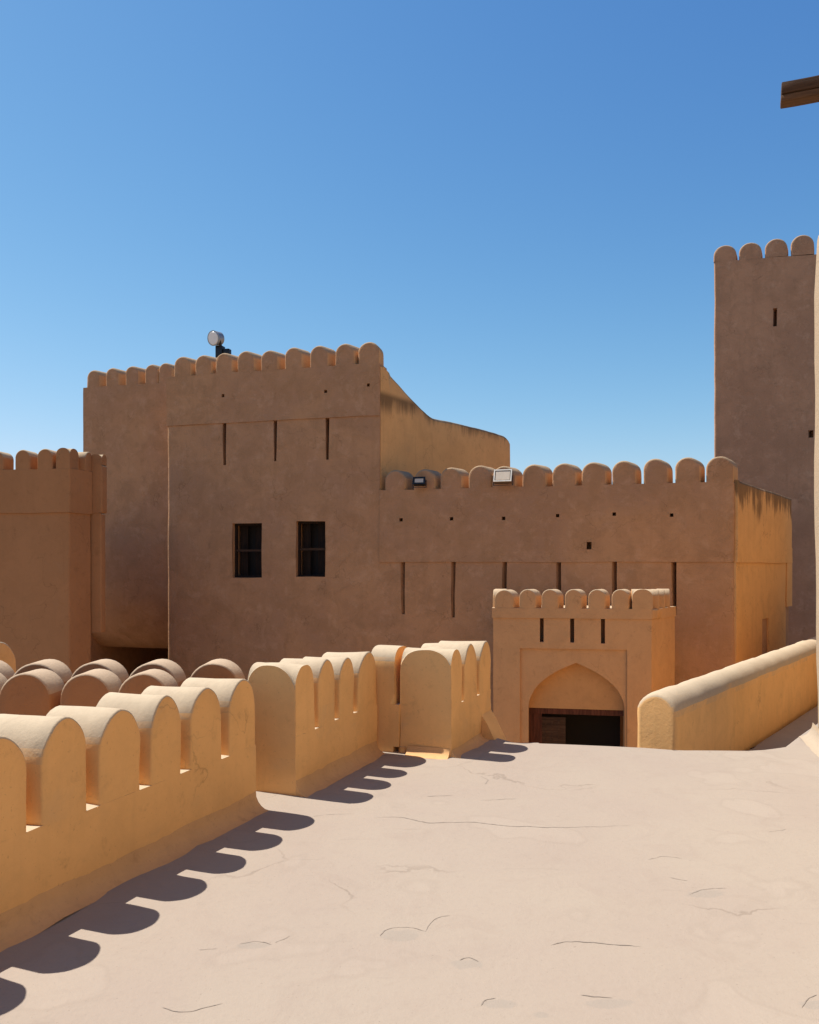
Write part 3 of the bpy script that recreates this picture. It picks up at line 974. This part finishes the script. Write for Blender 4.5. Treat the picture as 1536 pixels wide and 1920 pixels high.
# recessed wing left of the main block
fW = Frame(fF.o[0] + xL * fF.e[0] + 0.6 * fF.n[0], fF.o[1] + xL * fF.e[1] + 0.6 * fF.n[1], PHI)
wing = thing('building_wing', 'recessed brown wing of the fort behind the left turret, foot hollowed back to shape a fade into shade', 'building', fW)
zw = fW.z(240, 722)
wxl = fW.s(156)
zc1, zc2 = fW.z(240, 1105), fW.z(240, 1222)  # foot curves back into an added hollow, shaped so the wall fades to black
m = MB()
def wing_face(u, v):
    x = wxl + (-0.003 - wxl) * u
    if v < 0.55:
        return (x, 0, zw + (zc1 - zw) * v / 0.55)
    a = (v - 0.55) / 0.45 * math.pi / 2
    return (x, 0.9 * (1 - math.cos(a)), zc1 + (zc2 - zc1) * math.sin(a))
m.quad_grid(wing_face, 12, 60, True)
m.quad_grid(lambda u, v: (wxl + (-0.003 - wxl) * u, 0.9 + 3.1 * v, zc2), 12, 6)
m.quad_grid(lambda u, v: (wxl + (-0.003 - wxl) * u, 4.0, -2.6 + (zw + 2.6) * v), 12, 10, True)
m.quad_grid(lambda u, v: (wxl + (-0.003 - wxl) * u, 4.0 * v, zw), 12, 10)
for x, fl_ in ((wxl, True), (-0.003, False)):
    m.quad_grid(lambda u, v: (x, 4.0 * u, zc1 + (zw - zc1) * v), 10, 10, fl_)
    m.quad_grid(lambda u, v: (x, 4.0 * u, -2.6 + (zc1 + 2.6) * v), 10, 10, fl_)
m.build('wall', M['facade'], wing, 0.012, 1.2, bevel=lambda c: c.x < wxl + 0.02 and c.y < 0.1 and c.z > zc1, off=0.08)
merlons(fW, wing, [(174, 694), (210, 690), (247, 686), (283, 683), (309, 680)], zw, 0.0, 0.34, M['facade'], 28, shear=math.tan(R(20)), xmax=-0.004, xmin=wxl, bounce_mat=M['merlon_bounce'])

# ------------------------------------------------------------------ gateway
PHP = 10.0
fP = Frame((1222 - CX) / F_PX * 13.5, 13.5, PHP)
gate = thing('gateway', 'small tan crenellated gateway with pointed arch in front of the fort building', 'gateway', fP)
gx0 = fP.s(925)
PZ, PS = fP.z, fP.s
zgb = PZ(1070, 1160)
zgm = PZ(1070, 1141)
DP = 1.05
gsh = math.tan(R(26))
gw = lambda c: Vector((c.x + (gsh * (c.y if c.y > 0 else 0) if c.x > -0.5 else 0), c.y, c.z))
def phole(px, w, ya, yb, depth=0.25, zt=None):
    x = PS(px)
    sc = 13.7 / F_PX
    return (x - w * sc / 2, x + w * sc / 2, PZ(px, yb), zt if zt else PZ(px, ya), depth)
pnl = (PS(975), PS(1176), -2.599, PZ(1075, 1217), 0.02)
m = MB()
psl = [phole(1016, 7, 1162, 1204, 0.3, zgb), phole(1073, 7.5, 1162, 1205, 0.3, zgb), phole(1131, 7.5, 1162, 1207, 0.3, zgb)]
RC = 0.035
m.front(gx0, 0, -2.6, zgb, 0, psl + [(pnl[0], pnl[1], -2.6, pnl[3], RC, 0, True)], 0.25)
L = lambda a, c, t: a + (c - a) * t
m.quad_grid(lambda u, v: (0, DP * u, L(-2.6, zgb, v)), 4, 12)
m.quad_grid(lambda u, v: (gx0, DP * u, L(-2.6, zgb, v)), 4, 12, True)
m.quad_grid(lambda u, v: (L(gx0, 0, u), DP * v, zgb), 8, 4)
m.build('wall', M['portal'], gate, 0.004, 1.3, bevel=lambda c: abs(c.x) < 0.005 and c.y < 0.1, off=0.03, warp=gw)
# arch plate
ax0, ax1, zsp, zap = PS(991), PS(1172), PZ(1080, 1328), PZ(1073, 1243)
cxa = (ax0 + ax1) / 2
ha = (ax1 - ax0) / 2
arc_pts = [(1, 0), (0.985, 0.12), (0.945, 0.235), (0.87, 0.39), (0.77, 0.52), (0.66, 0.62), (0.54, 0.715), (0.41, 0.80), (0.28, 0.87), (0.14, 0.935), (0, 1)]
arc = [(ha * a, (zap - zsp) * b) for a, b in arc_pts]
right = [(cxa + x, zsp + z) for x, z in arc]
left = [(cxa - x, zsp + z) for x, z in arc][::-1]
loop = [(pnl[0], -2.6), (ax0, -2.6)] + [(cxa - x, zsp + z) for x, z in arc] + [(cxa + x, zsp + z) for x, z in arc[:-1]][::-1] + [(ax1, -2.6), (pnl[1], -2.6), (pnl[1], pnl[3]), (pnl[0], pnl[3])]
m = MB()
m.prism_y(loop, RC, RC + 0.30)
m.build('arch_surround', M['portal'], gate, angle=30)
# infill above the lintel, lintel, leaves
zl = PZ(1083, 1330, 0.2)
infl = [(ax0, zl)] + [p for p in [(cxa - x, zsp + z) for x, z in arc] if p[1] > zl] + [p for p in [(cxa + x, zsp + z) for x, z in arc[:-1]][::-1] if p[1] > zl] + [(ax1, zl)]
m = MB()
m.prism_y([(cxa + (x - cxa) * 0.997, z - 0.002) for x, z in infl], RC + 0.20, RC + 0.27)
m.build('tympanum', M['tympanum'], gate, angle=30)
m = MB()
m.box(ax0 + 0.004, ax1 - 0.004, RC + 0.21, RC + 0.29, zl - 0.10, zl - 0.004)
m.box(ax0 + 0.004, ax0 + 0.22, RC + 0.22, RC + 0.29, -2.59, zl - 0.102)
fr_ = m.build('door', M['door_wood'], gate)
m = MB()
m.box(ax0 + 0.223, ax0 + 0.62, RC + 0.23, RC + 0.28, -2.59, zl - 0.16)
for i in range(3):
    m.box(ax0 + 0.27 + i * 0.11, ax0 + 0.30 + i * 0.11, RC + 0.222, RC + 0.2285, -2.5, zl - 0.2)
m.build('door_leaf', M['old_wood'], fr_)
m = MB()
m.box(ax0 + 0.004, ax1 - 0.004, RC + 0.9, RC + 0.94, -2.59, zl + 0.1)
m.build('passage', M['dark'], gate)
# upper band and merlons
m = MB()
gp = 0.02
m.block(gx0 - gp, gp, -gp, DP, zgb + 0.002, zgm, (), 0.2)
m.build('parapet_band', M['portal'], gate, 0.004, 1.3, bevel=lambda c: c.x > gp - 0.003 and c.y < 0.1, off=0.03, warp=gw)
merlons(fP, gate, [(945, 1106), (989, 1105), (1031, 1105), (1075, 1105), (1119, 1105), (1163, 1105)], zgm, -gp, 0.22, M['portal'], {0: 31, 945: 36}, r=0.012, wob_=0.004, shear=math.tan(R(24)))
x = PS(1209, -gp)
mw_ = 36 * 13.5 / F_PX
groin_mb(gp - 0.33, gp - 0.002, -gp, 0.22, zgm, PZ(1200, 1105) - mw_ * 0.5, mw_ * 0.5).build('merlon', M['portal'], gate, 0.004, 1.3, angle=55)
for yy in (0.27, 0.52, 0.77):
    mm = merlon_mb(0, 0.20, zgm, PZ(1200, 1105) - 0.14, 0.13, -0.11, 0.11, r=0.012)
    mm.v = [(gp - 0.11 - y + gsh * yy - 0.003, yy + xx + 0.05, z) for xx, y, z in mm.v]
    mm.build('merlon', M['portal'], gate, 0.004, 1.3, angle=55)
# left flank crest (lit from above, seen over the front)
for yy in (0.30, 0.58):
    mm = merlon_mb(0, 0.22, zgm, PZ(960, 1106) - 0.14, 0.14, -0.11, 0.11, r=0.012)
    mm.v = [(gx0 - gp + 0.11 + y + 0.003, yy + xx, z) for xx, y, z in mm.v]
    mm.build('merlon', M['portal'], gate, 0.004, 1.3, angle=55)

# ------------------------------------------------------------------ tall tower on the right
fTw = Frame((1338 - CX) / F_PX * 20.0, 20.0, 13)
tower = thing('tower', 'tall grey brown square tower with battlements rising at the right', 'tower', fTw)
ztw = fTw.z(1430, 484)
def th_(px, w, ya, yb, d=0.3):
    x = fTw.s(px)
    sc = 19.7 / F_PX
    return (x - w * sc / 2, x + w * sc / 2, fTw.z(px, yb), fTw.z(px, ya), d)
m = MB()
wt = 4.2
m.block(0, wt, 0, 4.2, -2.6, ztw, [th_(1453, 7, 578, 612), th_(1521, 9, 806, 820)], 0.35)
twarp = lambda c: Vector((c.x + math.tan(R(24)) * max(0, c.y) * 0.9, c.y, c.z))
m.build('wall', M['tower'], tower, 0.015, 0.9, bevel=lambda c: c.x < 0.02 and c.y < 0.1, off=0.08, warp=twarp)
merlons(fTw, tower, [(1359.5, 459), (1407, 454), (1456, 447), (1505, 440), (1556, 434)], ztw, 0.0, 0.36, M['tower'], 40, r=0.03, shear=math.tan(R(14)), xmin=0.0)
mm = merlon_mb(0, 0.5, ztw, fTw.z(1360, 459) - 0.25, 0.24, -0.2, 0.2, r=0.03)
mm.v = [(0.22 + y + 0.8, 1.1 + xx, z - 0.05) for xx, y, z in mm.v]
mm.build('merlon', M['tower'], tower, 0.01, 1.2, angle=55)

# ------------------------------------------------------------------ turret on the left
fU = Frame((130 - CX) / F_PX * 14.0, 14.0, 8)
turret = thing('turret', 'orange brown square turret with battlements at the left picture edge', 'turret', fU)
ux0 = fU.s(-120)
zub = fU.z(70, 962)
zum = fU.z(70, 880)
ushear = math.tan(R(12))
uw = lambda c: Vector((c.x + ushear * max(0, c.y), c.y, c.z))
m = MB()
m.block(ux0, 0, 0, 0.50, -2.6, zub, (), 0.25)
m.build('wall', M['turret'], turret, 0.008, 1.3, bevel=lambda c: abs(c.x) < 0.01 and c.y < 0.1, off=0.03, warp=uw)
m = MB()
m.block(ux0 - 0.02, 0.025, -0.025, 0.52, zub + 0.002, zum, (), 0.25)
m.build('parapet_band', M['turret'], turret, 0.008, 1.3, bevel=lambda c: c.x > 0 and c.y < 0.1, off=0.03, warp=uw)
merlons(fU, turret, [(-8, 845), (42, 843), (84, 841)], zum, -0.025, 0.30, M['turret'], 31, r=0.015, wob_=0.006)
zz_ = fU.z(120, 840)
groin_mb(fU.s(106), 0.02, -0.02, 0.27, zum, zz_ - 0.14, 0.14).build('merlon', M['turret'], turret, 0.006, 1.3, angle=55)
mm = merlon_mb(0, 0.26, zum, zz_ - 0.15, 0.14, -0.13, 0.13, r=0.015)
mm.v = [(0.025 - 0.14 + ushear * 0.45 - y, 0.46 + xx, z) for xx, y, z in mm.v]
mm.build('merlon', M['turret'], turret, 0.006, 1.3, angle=55)
m = MB()
aw, bw = fU.matrix().inverted() @ Vector((-5.85, 14.62, 0)), fU.matrix().inverted() @ Vector((-7.25, 17.95, 0))
nw = Vector((bw.y - aw.y, -(bw.x - aw.x), 0)).normalized() * -0.3
for P, Q, fl_ in ((aw, bw, False), (aw + nw, bw + nw, True)):
    m.quad_grid(lambda u, v: (P.x + (Q.x - P.x) * u, P.y + (Q.y - P.y) * u, -2.6 + 4.9 * v), 10, 12, fl_)
m.quad_grid(lambda u, v: (aw.x + (bw.x - aw.x) * u + nw.x * v, aw.y + (bw.y - aw.y) * u + nw.y * v, 2.3), 10, 2)
m.build('shade_wall', M['turret'], turret, 0.006, 1.3)  # hidden wall added behind the turret to shade the ground of the niche
# overhanging bay on its right flank
ybay = 0.54
bx = fU.s(190, ybay)
m = MB()
m.block(-0.3, bx, ybay, ybay + 0.14, fU.z(180, 1186, ybay), fU.z(180, 962, ybay), (), 0.25)
m.build('bay', M['turret'], turret, 0.006, 1.3, bevel=lambda c: c.x > bx - 0.01 and c.y < ybay + 0.1, off=0.03)
m = MB()
m.block(-0.3, bx + 0.02, ybay - 0.012, ybay + 0.16, fU.z(180, 962, ybay) + 0.002, fU.z(180, 872, ybay), (), 0.25)
m.build('parapet_band', M['turret'], turret, 0.006, 1.3, bevel=lambda c: c.x > bx and c.y < ybay + 0.1, off=0.03)
xb_ = fU.s(178, ybay)
groin_mb(bx + 0.018 - 0.24, bx + 0.018, ybay - 0.010, ybay + 0.16, fU.z(180, 872, ybay), fU.z(178, 852, ybay) - 0.10, 0.10).build('merlon', M['turret'], turret, 0.006, 1.3, angle=55)

# ------------------------------------------------------------------ sunlit building at the right edge
fR = Frame(3.742, 7.62, 105)
rb = thing('building', 'pale sunlit plaster building filling the right picture edge', 'building', fR)
m = MB()
m.block(0, 11.0, 0, 3.0, -2.6, 4.68, (), 0.3)
rbw = lambda c: Vector((c.x, c.y + 0.03 * max(0, 1 - c.z / 2) + 0.05 * max(0, c.z - 4.1), c.z))
m.build('wall', M['pale'], rb, 0.012, 1.3, bevel=lambda c: (c.x < 0.01 and c.y < 2) or (c.z > 4.6 and c.y < 0.1), off=0.10, seg=4, warp=rbw)
m = MB()
m.block(0.6, 11.0, 0.14, 2.9, 4.683, 7.4, (), 0.4)
m.build('upper_wall', M['pale'], rb, 0.012, 1.3, bevel=lambda c: c.x < 0.61, off=0.08)
m = MB()
ra, rb_ = fR.matrix().inverted() @ Vector((4.75, 8.75, 0)), fR.matrix().inverted() @ Vector((8.75, 16.6, 0))
dv = Vector((rb_.y - ra.y, -(rb_.x - ra.x), 0)).normalized() * 0.5
if (fR.matrix().to_3x3() @ dv).x < 0:
    dv = -dv
for off_, fl_ in ((Vector(), True), (dv, False)):
    m.quad_grid(lambda u, v: (ra.x + (rb_.x - ra.x) * u + off_.x, ra.y + (rb_.y - ra.y) * u + off_.y, -2.6 + 6.6 * v), 20, 16, fl_)
m.quad_grid(lambda u, v: (ra.x + (rb_.x - ra.x) * u + dv.x * v, ra.y + (rb_.y - ra.y) * u + dv.y * v, 4.0), 20, 2)
m.build('bounce_wall', M['pale'], rb, 0.01, 1.3)  # unseen wall, added to bounce warm sunlight onto the walkway side
cove_mb(0.0, 8.0, 0.0, 0.14, 0.12).build('skirting', M['pale'], rb, 0.010, 2.2)

# wooden beam sticking out of it
bz = EYE + (HOR - 205) * 6.62 / F_PX
fBm = Frame((1465 - CX) / F_PX * 6.5, 6.5, 21, bz)
beam = thing('wooden_beam', 'weathered brown wooden beam jutting out at the top right corner', 'beam', fBm)
m = MB()
m.box(0, 1.15, 0, 0.13, 0.0, 0.052, 0.1)
m.build('lower_plank', M['beam_wood'], beam, 0.004, 3, bevel=lambda c: True, off=0.008, seg=2)
m = MB()
m.box(0.004, 1.15, -0.008, 0.136, 0.056, 0.148, 0.1)
m.build('upper_plank', M['old_wood'], beam, 0.004, 3, bevel=lambda c: True, off=0.008, seg=2)

# ------------------------------------------------------------------ floodlights
def flood(fr, label, w, h, mat_body, mat_face, tilt=20, mat_rim=None):
    t = thing('floodlight', label, 'floodlight', fr, 'floodlights on the battlements')
    rot = Matrix.Rotation(R(-tilt), 4, 'X')
    def rr(mb):
        mb.v = [tuple(rot @ Vector(v) + Vector((0, 0, h / 2 + 0.05))) for v in mb.v]
        return mb
    m = MB()
    m.box(-w / 2, w / 2, 0.0, 0.11, -h / 2, h / 2)
    rr(m).build('housing', mat_body, t, bevel=lambda c: True, off=0.012, seg=2)
    m = MB()
    fwd = 0.016
    m.box(-w / 2 - 0.006, w / 2 + 0.006, -0.02, -0.001, h / 2 - fwd, h / 2 + 0.006)
    m.box(-w / 2 - 0.006, w / 2 + 0.006, -0.02, -0.001, -h / 2 - 0.006, -h / 2 + fwd)
    m.box(-w / 2 - 0.006, -w / 2 + fwd, -0.02, -0.001, -h / 2 + fwd, h / 2 - fwd)
    m.box(w / 2 - fwd, w / 2 + 0.006, -0.02, -0.001, -h / 2 + fwd, h / 2 - fwd)
    rr(m).build('bezel', mat_rim or mat_body, t)
    m = MB()
    m.box(-w / 2 + fwd + 0.014, w / 2 - fwd - 0.014, -0.012, -0.003, -h / 2 + fwd + 0.014, h / 2 - fwd - 0.014)
    rr(m).build('glass', mat_face, t)
    m = MB()
    for sx in (-1, 1):
        m.box(sx * (w / 2 + 0.016) - 0.006, sx * (w / 2 + 0.016) + 0.006, 0.03, 0.06, 0.0, h / 2 + 0.06)
    m.box(-w / 2 - 0.022, w / 2 + 0.022, 0.03, 0.06, -0.008, 0.0)
    m.build('bracket', M['black_metal'], t)
    return t
def at_front(px, py, y):
    x = S(px, y)
    return (fF.o[0] + x * fF.e[0] + y * fF.n[0], fF.o[1] + x * fF.e[1] + y * fF.n[1], ZZ(px, py, y))
a = at_front(786, 913, -0.20)
flood(Frame(a[0], a[1], PHI - 4, a[2]), 'smaller dark rimmed floodlight on the low battlement, nearest the high wall', 0.23, 0.14, M['black_metal'], M['cream_glass'], 18)
a = at_front(943, 909, -0.22)
flood(Frame(a[0], a[1], PHI + 2, a[2]), 'larger white framed floodlight on the low battlement, above the gateway corner', 0.33, 0.24, M['brown_metal'], M['cream_glass'], 22, M['white_metal'])
# round lamp on the high roof
a = at_front(410, 668, 0.75)
fL = Frame(a[0], a[1], PHI, a[2] - 0.12)
t = thing('floodlight', 'round white faced lamp on a black stand above the high battlement', 'floodlight', fL, 'floodlights on the battlements')
m = MB()
m.box(-0.05, 0.11, -0.06, 0.10, 0.0, 0.34)
m.box(0.112, 0.26, -0.03, 0.10, 0.06, 0.27)
m.build('stand', M['black_metal'], t, bevel=lambda c: True, off=0.01, seg=2)
c0 = Vector((-0.03, -0.05, 0.50))
ax = Vector((-0.25, -1.0, -0.18)).normalized()
m = MB()
m.tube([c0 + ax * -0.16, c0 + ax * -0.10, c0 + ax * 0.08, c0 + ax * 0.10], [0.08, 0.145, 0.16, 0.165], 24)
m.build('housing', M['grey_metal'], t)
m = MB()
m.tube([c0 + ax * 0.101, c0 + ax * 0.112], [0.14, 0.13], 24)
m.build('glass', M['lens'], t)
m = MB()
m.tube([c0 + ax * 0.05 + Vector((0.12, 0, -0.05)), Vector((0.06, 0, 0.30))], 0.03, 10)
m.build('bracket', M['black_metal'], t)
